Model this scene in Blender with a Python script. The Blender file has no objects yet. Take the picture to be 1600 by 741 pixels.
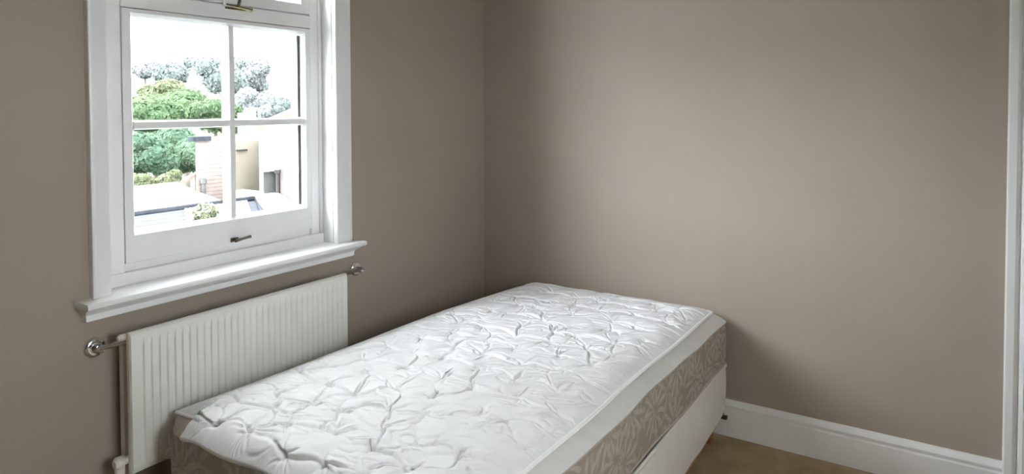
import bpy, bmesh, math, random
import numpy as np
from mathutils import Vector, Matrix

random.seed(7)
rng = np.random.default_rng(11)
S = bpy.context.scene
COL = S.collection

# ---------------------------------------------------------------- camera
cam = bpy.data.cameras.new('camera')
cam.sensor_width = 36.0
cam.lens = 1067.0 / 1600 * 36.0
cam.shift_y = -(370.5 - 196.0) / 1600
cam.clip_start = 0.05
cam.clip_end = 500
camo = bpy.data.objects.new('camera', cam)
COL.objects.link(camo)
yaw, pitch, roll = (math.radians(a) for a in (32.8194, 1.60865, -0.18811))
fw = Vector((-math.sin(yaw) * math.cos(pitch), math.cos(yaw) * math.cos(pitch), -math.sin(pitch)))
r0 = Vector((math.cos(yaw), math.sin(yaw), 0))
u0 = r0.cross(fw)
rr = math.cos(roll) * r0 + math.sin(roll) * u0
uu = -math.sin(roll) * r0 + math.cos(roll) * u0
camo.matrix_world = Matrix(((rr.x, uu.x, -fw.x, 2.07324), (rr.y, uu.y, -fw.y, -2.94124), (rr.z, uu.z, -fw.z, 1.414), (0, 0, 0, 1)))
S.camera = camo

# ---------------------------------------------------------------- sky, exposure
world = bpy.data.worlds.new('overcast_sky')
S.world = world
world.use_nodes = True
bg = world.node_tree.nodes['Background']
bg.inputs[0].default_value = (0.94, 0.97, 1.0, 1)
bg.inputs[1].default_value = 9.0
# hazy low sun behind thin cloud, left of the window view: it comes in slantwise over the bed
sl = bpy.data.lights.new('hazy_sun', 'SUN')
sl.energy = 10.5
sl.angle = math.radians(52)
sl.color = (0.90, 0.95, 1.06)
sun = bpy.data.objects.new('hazy_sun', sl)
COL.objects.link(sun)
sun.rotation_euler = Vector((0.57, 0.80, -0.31)).to_track_quat('-Z', 'Y').to_euler()
S.view_settings.view_transform = 'Standard'
S.view_settings.look = 'None'
S.view_settings.gamma = 1
S.view_settings.use_curve_mapping = False
S.view_settings.exposure = 1.02
S.cycles.use_denoising = True
S.cycles.max_bounces = 14
S.cycles.diffuse_bounces = 10
S.cycles.transparent_max_bounces = 16


# ---------------------------------------------------------------- materials
def mat(name, base=(0.8, 0.8, 0.8), rough=0.6, metal=0.0, spec=0.5):
    m = bpy.data.materials.new(name)
    m.use_nodes = True
    b = m.node_tree.nodes['Principled BSDF']
    b.inputs['Base Color'].default_value = (*base, 1)
    b.inputs['Roughness'].default_value = rough
    b.inputs['Metallic'].default_value = metal
    b.inputs['Specular IOR Level'].default_value = spec
    return m


def noisy(name, c1, c2, scale, rough=0.7, bump=0.0, bscale=None, detail=4, spec=0.3, dist=0.002):
    """base colour wandering between c1 and c2, optional fine bump"""
    m = mat(name, c1, rough, 0, spec)
    nt = m.node_tree
    N, L = nt.nodes, nt.links
    b = N['Principled BSDF']
    tc = N.new('ShaderNodeTexCoord')
    n = N.new('ShaderNodeTexNoise')
    n.inputs['Scale'].default_value = scale
    n.inputs['Detail'].default_value = detail
    L.new(tc.outputs['Object'], n.inputs['Vector'])
    r = N.new('ShaderNodeValToRGB')
    r.color_ramp.elements[0].position = 0.35
    r.color_ramp.elements[1].position = 0.65
    r.color_ramp.elements[0].color = (*c1, 1)
    r.color_ramp.elements[1].color = (*c2, 1)
    L.new(n.outputs['Fac'], r.inputs['Fac'])
    L.new(r.outputs['Color'], b.inputs['Base Color'])
    if bump:
        n2 = N.new('ShaderNodeTexNoise')
        n2.inputs['Scale'].default_value = bscale or scale
        n2.inputs['Detail'].default_value = 3
        L.new(tc.outputs['Object'], n2.inputs['Vector'])
        bp = N.new('ShaderNodeBump')
        bp.inputs['Strength'].default_value = bump
        bp.inputs['Distance'].default_value = dist
        L.new(n2.outputs['Fac'], bp.inputs['Height'])
        L.new(bp.outputs['Normal'], b.inputs['Normal'])
    return m


def glass_mat():
    m = bpy.data.materials.new('window_glass')
    m.use_nodes = True
    nt = m.node_tree
    nt.nodes.clear()
    out = nt.nodes.new('ShaderNodeOutputMaterial')
    mix = nt.nodes.new('ShaderNodeMixShader')
    tr = nt.nodes.new('ShaderNodeBsdfTransparent')
    tr.inputs[0].default_value = (0.97, 0.985, 0.98, 1)
    gl = nt.nodes.new('ShaderNodeBsdfGlossy')
    gl.inputs['Roughness'].default_value = 0.0
    fr = nt.nodes.new('ShaderNodeFresnel')
    fr.inputs[0].default_value = 1.45
    geo = nt.nodes.new('ShaderNodeNewGeometry')
    inv = nt.nodes.new('ShaderNodeMath')
    inv.operation = 'SUBTRACT'
    inv.inputs[0].default_value = 1.0
    nt.links.new(geo.outputs['Backfacing'], inv.inputs[1])
    mul = nt.nodes.new('ShaderNodeMath')
    mul.operation = 'MULTIPLY'
    nt.links.new(fr.outputs[0], mul.inputs[0])
    nt.links.new(inv.outputs[0], mul.inputs[1])
    nt.links.new(mul.outputs[0], mix.inputs[0])   # reflect at the outer face only: the sheet does not refract
    nt.links.new(tr.outputs[0], mix.inputs[1])
    nt.links.new(gl.outputs[0], mix.inputs[2])
    nt.links.new(mix.outputs[0], out.inputs[0])
    return m


M = {}
M['wall'] = noisy('taupe_wall_paint', (0.358, 0.304, 0.254), (0.373, 0.317, 0.265), 3, 0.6, 0.06, 260, spec=0.25)
M['ceiling'] = noisy('white_ceiling_paint', (0.78, 0.77, 0.74), (0.81, 0.8, 0.77), 2, 0.8)
M['gloss'] = noisy('white_gloss_paint', (0.80, 0.80, 0.80), (0.83, 0.83, 0.83), 6, 0.32, 0.03, 40, spec=0.4)
M['skirt'] = noisy('white_skirting_paint', (0.80, 0.79, 0.775), (0.84, 0.83, 0.815), 5, 0.4, 0.03, 40)
M['carpet'] = noisy('tan_carpet', (0.43, 0.325, 0.19), (0.54, 0.415, 0.25), 9, 0.95, 0.9, 420, 6, 0.05, 0.006)
M['radiator'] = noisy('white_radiator_enamel', (0.72, 0.71, 0.68), (0.76, 0.75, 0.72), 8, 0.35, 0, spec=0.45)
M['chrome'] = mat('polished_chrome', (0.78, 0.78, 0.79), 0.16, 1)
M['steel'] = noisy('dark_worn_metal', (0.09, 0.08, 0.07), (0.2, 0.18, 0.14), 60, 0.35)
M['brass'] = noisy('aged_brass', (0.22, 0.19, 0.10), (0.3, 0.26, 0.15), 60, 0.3)
for k in ('steel', 'brass'):
    M[k].node_tree.nodes['Principled BSDF'].inputs['Metallic'].default_value = 0.9
M['glass'] = glass_mat()
M['quilt'] = noisy('white_quilted_cotton', (0.76, 0.76, 0.765), (0.81, 0.81, 0.815), 14, 0.85, 0.25, 330, spec=0.1)
M['band'] = noisy('white_tape_fabric', (0.64, 0.625, 0.605), (0.68, 0.665, 0.645), 20, 0.8, 0.2, 500, spec=0.1)
M['piping'] = noisy('bright_white_cord', (0.88, 0.87, 0.86), (0.91, 0.90, 0.89), 60, 0.7, 0.5, 300, spec=0.1)
M['cover'] = noisy('cream_base_cover', (0.70, 0.67, 0.64), (0.75, 0.72, 0.69), 7, 0.85, 0.3, 600, spec=0.08)
M['timber'] = noisy('orange_brown_timber', (0.30, 0.12, 0.04), (0.45, 0.20, 0.08), 30, 0.5)
M['dark'] = noisy('black_plastic', (0.02, 0.018, 0.016), (0.035, 0.03, 0.028), 40, 0.5)


def damask():
    """taupe ticking with pale leafy rosettes, as woven on the mattress wall"""
    m = mat('taupe_floral_ticking', (0.3, 0.26, 0.2), 0.75, 0, 0.15)
    nt = m.node_tree
    N, L = nt.nodes, nt.links
    b = N['Principled BSDF']
    tc = N.new('ShaderNodeTexCoord')
    sep = N.new('ShaderNodeSeparateXYZ')
    L.new(tc.outputs['Object'], sep.inputs[0])

    def mth(op, a, b_=None, c=None):
        n = N.new('ShaderNodeMath')
        n.operation = op
        for i, v in enumerate((a, b_, c)):
            if v is None:
                continue
            if isinstance(v, (int, float)):
                n.inputs[i].default_value = v
            else:
                L.new(v, n.inputs[i])
        return n.outputs[0]
    s = mth('ADD', sep.outputs['X'], sep.outputs['Y'])
    cmb = N.new('ShaderNodeCombineXYZ')
    L.new(s, cmb.inputs[0])
    L.new(sep.outputs['Z'], cmb.inputs[1])
    wn = N.new('ShaderNodeTexNoise')
    wn.inputs['Scale'].default_value = 14
    L.new(cmb.outputs[0], wn.inputs['Vector'])
    wsub = N.new('ShaderNodeVectorMath')
    wsub.operation = 'SUBTRACT'
    L.new(wn.outputs['Color'], wsub.inputs[0])
    wsub.inputs[1].default_value = (0.5, 0.5, 0.5)
    wsc = N.new('ShaderNodeVectorMath')
    wsc.operation = 'SCALE'
    wsc.inputs['Scale'].default_value = 0.035
    L.new(wsub.outputs[0], wsc.inputs[0])
    wad = N.new('ShaderNodeVectorMath')
    wad.operation = 'ADD'
    L.new(cmb.outputs[0], wad.inputs[0])
    L.new(wsc.outputs[0], wad.inputs[1])
    total = None
    for sc, off, pet, seed in ((5.6, 0.0, 5.5, 0.3), (8.0, 3.1, 3.5, 1.7)):
        add = N.new('ShaderNodeVectorMath')
        add.operation = 'ADD'
        L.new(wad.outputs[0], add.inputs[0])
        add.inputs[1].default_value = (off, off * 0.7, 0)
        v = N.new('ShaderNodeTexVoronoi')
        v.voronoi_dimensions = '2D'
        v.inputs['Scale'].default_value = sc
        v.inputs['Randomness'].default_value = 0.75
        L.new(add.outputs[0], v.inputs['Vector'])
        sub = N.new('ShaderNodeVectorMath')
        sub.operation = 'SUBTRACT'
        L.new(add.outputs[0], sub.inputs[0])
        L.new(v.outputs['Position'], sub.inputs[1])
        sp = N.new('ShaderNodeSeparateXYZ')
        L.new(sub.outputs[0], sp.inputs[0])
        ang = mth('ARCTAN2', sp.outputs['Y'], sp.outputs['X'])
        rad = mth('MULTIPLY', v.outputs['Distance'], 1.0)
        a = mth('MULTIPLY_ADD', ang, pet, seed)
        pt = mth('ABSOLUTE', mth('SINE', a))
        pt = mth('POWER', pt, 1.6)
        # petal narrower far from the centre, none at the very centre
        thr = mth('MULTIPLY_ADD', rad, 0.9, 0.28)
        k = mth('SUBTRACT', pt, thr)
        k = mth('MULTIPLY', k, 6.0)
        k = mth('MINIMUM', mth('MAXIMUM', k, 0.0), 1.0)
        far = mth('MINIMUM', mth('MAXIMUM', mth('MULTIPLY', mth('SUBTRACT', 0.62, rad), 8.0), 0.0), 1.0)
        near = mth('MINIMUM', mth('MAXIMUM', mth('MULTIPLY', mth('SUBTRACT', rad, 0.07), 10.0), 0.0), 1.0)
        k = mth('MULTIPLY', mth('MULTIPLY', k, far), near)
        total = k if total is None else mth('MAXIMUM', total, mth('MULTIPLY', k, 0.6))
    fine = N.new('ShaderNodeTexNoise')
    fine.inputs['Scale'].default_value = 60
    L.new(cmb.outputs[0], fine.inputs['Vector'])
    total = mth('MULTIPLY', total, mth('MULTIPLY_ADD', fine.outputs['Fac'], 1.2, 0.05))
    mx = N.new('ShaderNodeMix')
    mx.data_type = 'RGBA'
    mx.inputs['A'].default_value = (0.33, 0.285, 0.235, 1)
    mx.inputs['B'].default_value = (0.50, 0.46, 0.41, 1)
    L.new(total, mx.inputs['Factor'])
    L.new(mx.outputs['Result'], b.inputs['Base Color'])
    bp = N.new('ShaderNodeBump')
    bp.inputs['Strength'].default_value = 0.3
    bp.inputs['Distance'].default_value = 0.003
    L.new(total, bp.inputs['Height'])
    L.new(bp.outputs['Normal'], b.inputs['Normal'])
    return m


M['damask'] = damask()
M['ticking'] = noisy('plain_taupe_ticking', (0.40, 0.35, 0.30), (0.46, 0.41, 0.36), 18, 0.8, 0.2, 400, spec=0.1)
# outdoors
M['slate'] = noisy('blue_grey_roofing', (0.046, 0.051, 0.060), (0.060, 0.066, 0.076), 5, 0.95, spec=0.05)
M['lead'] = noisy('dark_lead', (0.02, 0.022, 0.028), (0.03, 0.033, 0.04), 8, 0.9, spec=0.05)
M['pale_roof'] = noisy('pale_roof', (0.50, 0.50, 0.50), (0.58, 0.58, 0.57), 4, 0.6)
M['brick'] = noisy('pale_pink_brick', (0.16, 0.13, 0.12), (0.185, 0.15, 0.138), 7, 0.9)
M['cream'] = noisy('cream_render', (0.17, 0.155, 0.12), (0.19, 0.17, 0.14), 4, 0.9)
M['render'] = noisy('white_render', (0.33, 0.31, 0.30), (0.38, 0.36, 0.35), 4, 0.9)
M['redbrick'] = noisy('rose_brick', (0.072, 0.056, 0.054), (0.085, 0.068, 0.065), 9, 0.9)
M['tile'] = noisy('terracotta_tile', (0.12, 0.075, 0.06), (0.15, 0.10, 0.08), 9, 0.9)
M['grey_gate'] = noisy('grey_gate_paint', (0.06, 0.06, 0.06), (0.075, 0.075, 0.075), 6, 0.7)
M['grass'] = noisy('pale_meadow', (0.05, 0.064, 0.043), (0.058, 0.072, 0.05), 0.15, 0.95)
M['white_cottage'] = noisy('white_cottage_wall', (0.45, 0.45, 0.44), (0.5, 0.5, 0.49), 0.4, 0.9)
M['bark'] = noisy('bark', (0.06, 0.05, 0.04), (0.1, 0.085, 0.065), 6, 0.9)


def leafmat(name, c1, c2, scale):
    m = noisy(name, c1, c2, scale, 0.7, spec=0.15)
    nt = m.node_tree
    b = nt.nodes['Principled BSDF']
    tr = nt.nodes.new('ShaderNodeBsdfTranslucent')
    mx = nt.nodes.new('ShaderNodeMixShader')
    mx.inputs[0].default_value = 0.42
    src = b.inputs['Base Color'].links[0].from_socket
    nt.links.new(src, tr.inputs[0])
    nt.links.new(b.outputs[0], mx.inputs[1])
    nt.links.new(tr.outputs[0], mx.inputs[2])
    nt.links.new(mx.outputs[0], nt.nodes['Material Output'].inputs[0])
    return m


M['leaf_mid'] = leafmat('mid_green_leaves', (0.062, 0.105, 0.053), (0.115, 0.152, 0.085), 0.9)
M['leaf_dark'] = leafmat('blue_green_leaves', (0.058, 0.105, 0.07), (0.10, 0.145, 0.095), 0.9)
M['leaf_hazed'] = leafmat('haze_tinted_leaves', (0.135, 0.158, 0.153), (0.158, 0.18, 0.172), 0.35)  # distance haze is put into the leaf colour
M['leaf_hazed_pale'] = leafmat('haze_paled_leaves', (0.185, 0.20, 0.205), (0.21, 0.222, 0.226), 0.35)  # thicker haze, again painted into the leaves as a paler tone
M['leaf_bright'] = leafmat('yellow_green_leaves', (0.115, 0.135, 0.075), (0.15, 0.165, 0.10), 4)
M['petal'] = noisy('cream_petals', (0.16, 0.165, 0.14), (0.2, 0.2, 0.15), 8, 0.7)


# ---------------------------------------------------------------- helpers
def link(name, me, material, parent=None, smooth=False, label=None):
    o = bpy.data.objects.new(name, me)
    COL.objects.link(o)
    if material:
        me.materials.append(material)
    if smooth:
        me.polygons.foreach_set('use_smooth', [True] * len(me.polygons))
    if parent:
        o.parent = parent
        o.matrix_parent_inverse = Matrix.Translation(-Vector(parent.location))
        if parent.parent:
            o.matrix_parent_inverse = parent.matrix_parent_inverse.inverted() @ Matrix.Identity(4) if False else Matrix.Identity(4)
    if label:
        o['label'] = label
    return o


def obj(name, bm, material, parent=None, smooth=False, bevel=0, seg=2, label=None):
    """one bmesh -> one mesh object.  Geometry is given in room coordinates; parents sit at the origin offset of their own base."""
    bmesh.ops.recalc_face_normals(bm, faces=bm.faces)
    me = bpy.data.meshes.new(name)
    base = root_loc(parent)
    if base is not None:
        bmesh.ops.translate(bm, verts=bm.verts, vec=-base)
    bm.to_mesh(me)
    bm.free()
    me.materials.append(material)
    if smooth:
        me.polygons.foreach_set('use_smooth', [True] * len(me.polygons))
    o = bpy.data.objects.new(name, me)
    COL.objects.link(o)
    if parent:
        o.parent = parent
    if bevel:
        b = o.modifiers.new('bevel', 'BEVEL')
        b.width = bevel
        b.segments = seg
        b.limit_method = 'ANGLE'
        b.angle_limit = math.radians(35)
        b.harden_normals = False
    if label:
        o['label'] = label
    return o


def root_loc(p):
    if p is None:
        return None
    v = Vector((0, 0, 0))
    while p is not None:
        v += Vector(p.location)
        p = p.parent
    return v


def thing(name, label, cat, loc=(0, 0, 0), group=None):
    o = bpy.data.objects.new(name, None)
    o.empty_display_size = 0.1
    COL.objects.link(o)
    o.location = loc
    o['label'] = label
    o['category'] = cat
    if group:
        o['group'] = group
    return o


def tag(o, label, cat, group=None):
    o['label'] = label
    o['category'] = cat
    if group:
        o['group'] = group
    return o


def structure(o, label=None):
    o['kind'] = 'structure'
    if label:
        o['label'] = label
    return o


def box(bm, x0, x1, y0, y1, z0, z1):
    v = [bm.verts.new((x, y, z)) for x in (x0, x1) for y in (y0, y1) for z in (z0, z1)]
    for f in ((0, 1, 3, 2), (4, 6, 7, 5), (0, 4, 5, 1), (2, 3, 7, 6), (0, 2, 6, 4), (1, 5, 7, 3)):
        bm.faces.new([v[i] for i in f])
    return v


def boxes(*bs):
    bm = bmesh.new()
    for b in bs:
        box(bm, *b)
    return bm


def prism(bm, pts, z0, z1, zt=None):
    """upright prism over a footprint; zt gives the top height of each corner"""
    lo = [bm.verts.new((x, y, z0)) for x, y in pts]
    hi = [bm.verts.new((p[0], p[1], z1 if zt is None else zt[i])) for i, p in enumerate(pts)]
    n = len(pts)
    bm.faces.new(lo[::-1])
    bm.faces.new(hi)
    for i in range(n):
        j = (i + 1) % n
        bm.faces.new((lo[i], lo[j], hi[j], hi[i]))


def slab(bm, quad, t):
    """a roof plane: four 3D corners, thickness t downwards"""
    a = [bm.verts.new(p) for p in quad]
    b = [bm.verts.new((p[0], p[1], p[2] - t)) for p in quad]
    n = len(quad)
    bm.faces.new(a)
    bm.faces.new(b[::-1])
    for i in range(n):
        j = (i + 1) % n
        bm.faces.new((a[i], a[j], b[j], b[i]))


def loft(bm, rings, closed=True, caps=True):
    """rings: lists of 3D points with equal counts"""
    vs = [[bm.verts.new(p) for p in r] for r in rings]
    n = len(rings[0])
    for a, b in zip(vs[:-1], vs[1:]):
        for i in range(n if closed else n - 1):
            j = (i + 1) % n
            bm.faces.new((a[i], a[j], b[j], b[i]))
    if caps and closed:
        bm.faces.new(vs[0][::-1])
        bm.faces.new(vs[-1])
    return vs


def tube(bm, path, r, seg=12, closed=False, caps=True):
    path = [Vector(p) for p in path]
    n = len(path)
    rings = []
    up = Vector((0, 0, 1))
    for i, p in enumerate(path):
        a = path[(i - 1) % n] if (closed or i) else p
        b = path[(i + 1) % n] if (closed or i < n - 1) else p
        t = (b - a).normalized()
        u = up if abs(t.z) < 0.95 else Vector((1, 0, 0))
        s = t.cross(u).normalized()
        w = s.cross(t)
        rad = r[i] if isinstance(r, (list, tuple)) else r
        rings.append([p + rad * (math.cos(2 * math.pi * k / seg) * s + math.sin(2 * math.pi * k / seg) * w) for k in range(seg)])
    if closed:
        rings.append(rings[0])
        vs = [[bm.verts.new(p) for p in q] for q in rings[:-1]]
        for i in range(n):
            a, b = vs[i], vs[(i + 1) % n]
            for k in range(seg):
                j = (k + 1) % seg
                bm.faces.new((a[k], a[j], b[j], b[k]))
    else:
        loft(bm, rings, True, caps)


def lathe_x(bm, cy, cz, prof, seg=28):
    """revolve (x, r) about an axis parallel to X"""
    rings = [[(x, cy + r * math.cos(2 * math.pi * k / seg), cz + r * math.sin(2 * math.pi * k / seg)) for k in range(seg)] for x, r in prof]
    loft(bm, rings)


def arr_mesh(name, V, F, material, parent=None, smooth=True, label=None):
    me = bpy.data.meshes.new(name)
    V = np.asarray(V, dtype=np.float64)
    b = root_loc(parent)
    if b is not None:
        V = V - np.array(b)
    F = np.asarray(F, dtype=np.int32)
    me.vertices.add(len(V))
    me.vertices.foreach_set('co', V.astype(np.float32).ravel())
    k = F.shape[1]
    me.loops.add(F.size)
    me.loops.foreach_set('vertex_index', F.ravel())
    me.polygons.add(len(F))
    me.polygons.foreach_set('loop_start', np.arange(0, F.size, k, dtype=np.int32))
    me.polygons.foreach_set('loop_total', np.full(len(F), k, dtype=np.int32))
    me.polygons.foreach_set('use_smooth', np.full(len(F), smooth))
    me.update(calc_edges=True)
    me.validate()
    me.materials.append(material)
    o = bpy.data.objects.new(name, me)
    COL.objects.link(o)
    if parent:
        o.parent = parent
    if label:
        o['label'] = label
    return o


def grid_faces(nr, nc):
    i = np.arange(nr - 1)[:, None] * nc + np.arange(nc - 1)[None, :]
    return np.stack([i, i + 1, i + nc + 1, i + nc], -1).reshape(-1, 4)


# ================================================================ THE ROOM
XR, YF, ZC = 3.05, -4.25, 2.62
OY0, OY1, OZ0, OZ1 = -1.912, -1.045, 0.86, 2.26      # window opening in the left wall

structure(obj('floor', boxes((0, XR, YF, 0, -0.12, 0)), M['carpet']))
structure(obj('ceiling', boxes((-0.28, XR + 0.15, YF - 0.28, 0.15, ZC, ZC + 0.15)), M['ceiling']))
structure(obj('wall_back', boxes((-0.28, XR + 0.15, 0, 0.15, -0.12, ZC)), M['wall']))


def wall_with_hole(bm, axis, a0, a1, h0, h1, z0, z1, t0, t1, zb, zt):
    """axis 'y': wall runs along y, thickness along x; axis 'x' the other way.  Four boxes welded round one opening."""
    segs = [(a0, h0, zb, zt), (h1, a1, zb, zt), (h0, h1, zb, z0), (h0, h1, z1, zt)]
    for s0, s1, q0, q1 in segs:
        if axis == 'y':
            box(bm, t0, t1, s0, s1, q0, q1)
        else:
            box(bm, s0, s1, t0, t1, q0, q1)


bm = bmesh.new()
wall_with_hole(bm, 'y', YF, 0, OY0, OY1, OZ0, OZ1, -0.19, 0, -0.12, ZC)
structure(obj('wall_left', bm, M['wall']))
structure(obj('wall_front', boxes((-0.19, XR + 0.15, YF - 0.15, YF, -0.12, ZC)), M['wall']))
W2Y0, W2Y1, W2Z0, W2Z1 = -2.60, -1.65, 0.95, 2.10          # opening in the right wall for the added, unseen fill window
bm = bmesh.new()
wall_with_hole(bm, 'y', YF, 0, W2Y0, W2Y1, W2Z0, W2Z1, XR, XR + 0.19, -0.12, ZC)
structure(obj('wall_right', bm, M['wall']))


def skirting(name, p0, p1, inward):
    """moulded skirting: torus bead over a flat face"""
    prof = [(0.0, 0), (0.022, 0), (0.022, 0.113), (0.0135, 0.1155), (0.0135, 0.1215), (0.021, 0.126), (0.0225, 0.134), (0.018, 0.142), (0.012, 0.148), (0.009, 0.153), (0, 0.153)]
    bm = bmesh.new()
    rings = []
    for p in (p0, p1):
        rings.append([(p[0] + inward[0] * d, p[1] + inward[1] * d, z) for d, z in prof])
    loft(bm, rings)
    return structure(obj(name, bm, M['skirt']))


skirting('baseboard_back', (0, 0), (2.236, 0), (0, -1))
skirting('baseboard_left', (0, YF), (0, -0.022), (1, 0))
skirting('baseboard_right', (XR, YF), (XR, -0.022), (-1, 0))
skirting('baseboard_front', (0.022, YF), (XR - 0.022, YF), (0, 1))

# tall white architrave at the right of the back wall
prof = [(2.236, 0), (2.236, -0.026), (2.240, -0.030), (2.262, -0.030), (2.270, -0.027), (2.273, -0.020), (2.277, -0.020), (2.281, -0.026),
        (2.290, -0.030), (2.300, -0.028), (2.306, -0.022), (2.312, -0.022), (2.350, -0.024), (2.356, -0.018), (2.356, 0)]
bm = bmesh.new()
loft(bm, [[(x, y, 0) for x, y in prof], [(x, y, 2.2) for x, y in prof]])
structure(obj('trim_1', bm, M['gloss'], label='tall white moulded architrave at the right edge of the back wall'))

# ================================================================ WINDOW
win = thing('window_1', 'white painted sash window above the radiator with a four pane casement', 'window')
del win['category']
win['kind'] = 'structure'
G = M['gloss']

# architrave: two legs and a head, each a moulded strip
def casing_leg(y_out, y_in, z0, z1):
    s = 1 if y_in > y_out else -1
    w = abs(y_in - y_out)
    pr = [(0, 0), (0, 0.021), (0.002, 0.0235), (0.007, 0.0245), (0.012, 0.0228), (w - 0.006, 0.0215), (w - 0.002, 0.0205), (w, 0.017), (w, 0)]
    bm = bmesh.new()
    loft(bm, [[(x, y_out + s * d, z) for d, x in pr] for z in (z0, z1)])
    return bm


obj('architrave', casing_leg(-1.966, OY0, 0.866, 2.34), G, win)
obj('architrave', casing_leg(-0.965, OY1, 0.866, 2.34), G, win)
obj('architrave', boxes((0, 0.024, -1.966, -0.965, OZ1, 2.345)), G, win, bevel=0.004)

# fixed frame
XF = -0.06
bm = boxes((-0.16, XF, OY0, -1.832, 0.86, OZ1), (-0.16, XF, -1.103, OY1, 0.86, OZ1), (-0.16, XF, -1.832, -1.103, 2.21, OZ1),
           (-0.16, XF + 0.002, -1.832, -1.103, 1.722, 1.772), (-0.20, XF + 0.006, OY0, OY1, 0.86, 0.906), (-0.16, XF - 0.012, OY0, OY1, 0.9, 0.931),
           (-0.16, -0.103, -1.834, -1.818, 0.9, 2.215), (-0.16, -0.103, -1.117, -1.101, 0.9, 2.215), (-0.16, -0.103, -1.83, -1.105, 1.708, 1.790), (-0.16, -0.103, -1.83, -1.105, 2.195, 2.215), (-0.16, -0.103, -1.83, -1.105, 0.92, 0.945))
obj('window_frame', bm, G, win, bevel=0.003)
# reveal linings between frame and architrave
bm = boxes((XF, 0.0, OY1 - 0.004, OY1, 0.866, OZ1), (XF, 0.0, OY0, OY0 + 0.004, 0.866, OZ1), (XF, 0.0, OY0, OY1, OZ1 - 0.004, OZ1))
obj('reveal_lining', bm, G, win)
# staff bead round the frame
bm = bmesh.new()
tube(bm, [(XF, OY0 + 0.012, 0.905), (XF, OY0 + 0.012, OZ1)], 0.009, 10)
tube(bm, [(XF, OY1 - 0.012, 0.905), (XF, OY1 - 0.012, OZ1)], 0.009, 10)
obj('staff_bead', bm, G, win, smooth=True)

# window board with moulded apron, its ends returned to the wall
prof = [  # (z, x_front, y_left, y_right)
    (0.806, 0.022, -1.985, -0.958), (0.824, 0.024, -1.987, -0.956), (0.830, 0.030, -1.990, -0.953), (0.838, 0.044, -1.996, -0.948),
    (0.846, 0.060, -2.001, -0.945), (0.849, 0.068, -2.003, -0.943), (0.851, 0.076, -2.006, -0.941), (0.855, 0.080, -2.007, -0.940), (0.863, 0.080, -2.007, -0.940), (0.868, 0.076, -2.006, -0.941)]
bm = bmesh.new()
loft(bm, [[(0, yl, z), (x, yl, z), (x, yr, z), (0, yr, z)] for z, x, yl, yr in prof])
box(bm, -0.2, 0.0005, OY0, OY1, 0.84, 0.868)
obj('window_sill', bm, G, win)

# casement sash
SY0, SY1, SZ0, SZ1 = -1.830, -1.105, 0.932, 1.720
GY0, GY1, GZ0, GZ1 = -1.795, -1.138, 1.026, 1.698


def sash_frame(y0, y1, z0, z1, gy0, gy1, gz0, gz1, xf, xb):
    """rebated frame with an ovolo running round the glass"""
    bm = bmesh.new()
    def ring(x, d):
        return [(x, gy0 - d, gz0 - d), (x, gy1 + d, gz0 - d), (x, gy1 + d, gz1 + d), (x, gy0 - d, gz1 + d)]
    outer_b = [(xb, y0, z0), (xb, y1, z0), (xb, y1, z1), (xb, y0, z1)]
    outer_f = [(xf - 0.002, y0, z0), (xf - 0.002, y1, z0), (xf - 0.002, y1, z1), (xf - 0.002, y0, z1)]
    outer_f2 = [(xf, y0 + 0.002, z0 + 0.002), (xf, y1 - 0.002, z0 + 0.002), (xf, y1 - 0.002, z1 - 0.002), (xf, y0 + 0.002, z1 - 0.002)]
    rings = [outer_b, outer_f, outer_f2, ring(xf, 0.010), ring(xf - 0.002, 0.008), ring(xf - 0.004, 0.0075), ring(xf - 0.010, 0.003), ring(xf - 0.018, 0.0), ring(xb, 0.0)]
    vs = [[bm.verts.new(p) for p in r] for r in rings]
    for a, b in zip(vs, vs[1:] + vs[:1]):
        for i in range(4):
            j = (i + 1) % 4
            bm.faces.new((a[i], a[j], b[j], b[i]))
    return bm


sash = obj('casement_sash', sash_frame(SY0, SY1, SZ0, SZ1, GY0, GY1, GZ0, GZ1, XF + 0.004, -0.10), G, win)
MY, MZ = -1.452, 1.358


def bar(a, b, horizontal):
    """glazing bar with a narrow nose: a six sided lozenge section"""
    sec = [(-0.0100, XF), (0.0100, XF), (0.0115, XF - 0.003), (0.0145, XF - 0.020), (0.0145, -0.098), (-0.0145, -0.098), (-0.0145, XF - 0.020), (-0.0115, XF - 0.003)]
    bm = bmesh.new()
    if horizontal:
        loft(bm, [[(x - 0.0015, y, MZ + d) for d, x in sec] for y in (a, b)])
    else:
        loft(bm, [[(x, MY + d, z) for d, x in sec] for z in (a, b)])
    return bm


obj('glazing_bar', bar(GZ0, GZ1, False), G, sash)
obj('glazing_bar', bar(GY0, GY1, True), G, sash)
for y0, y1 in ((GY0, MY - 0.014), (MY + 0.014, GY1)):
    for z0, z1 in ((GZ0, MZ - 0.014), (MZ + 0.014, GZ1)):
        obj('pane', boxes((-0.090, -0.086, y0 - 0.004, y1 + 0.004, z0 - 0.004, z1 + 0.004)), M['glass'], sash)
# dark grey strips along the right stile and under the transom
M['stile_dark'] = noisy('dark_grey_strip', (0.10, 0.10, 0.10), (0.14, 0.14, 0.14), 30, 0.7)
for z0, z1 in ((GZ0 + 0.004, MZ - 0.016), (MZ + 0.016, GZ1 - 0.006)):
    obj('stile_strip', boxes((-0.0855, -0.079, GY1 - 0.011, GY1 - 0.0005, z0, z1)), M['stile_dark'], sash, label='dark grey strip along the right stile')
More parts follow.
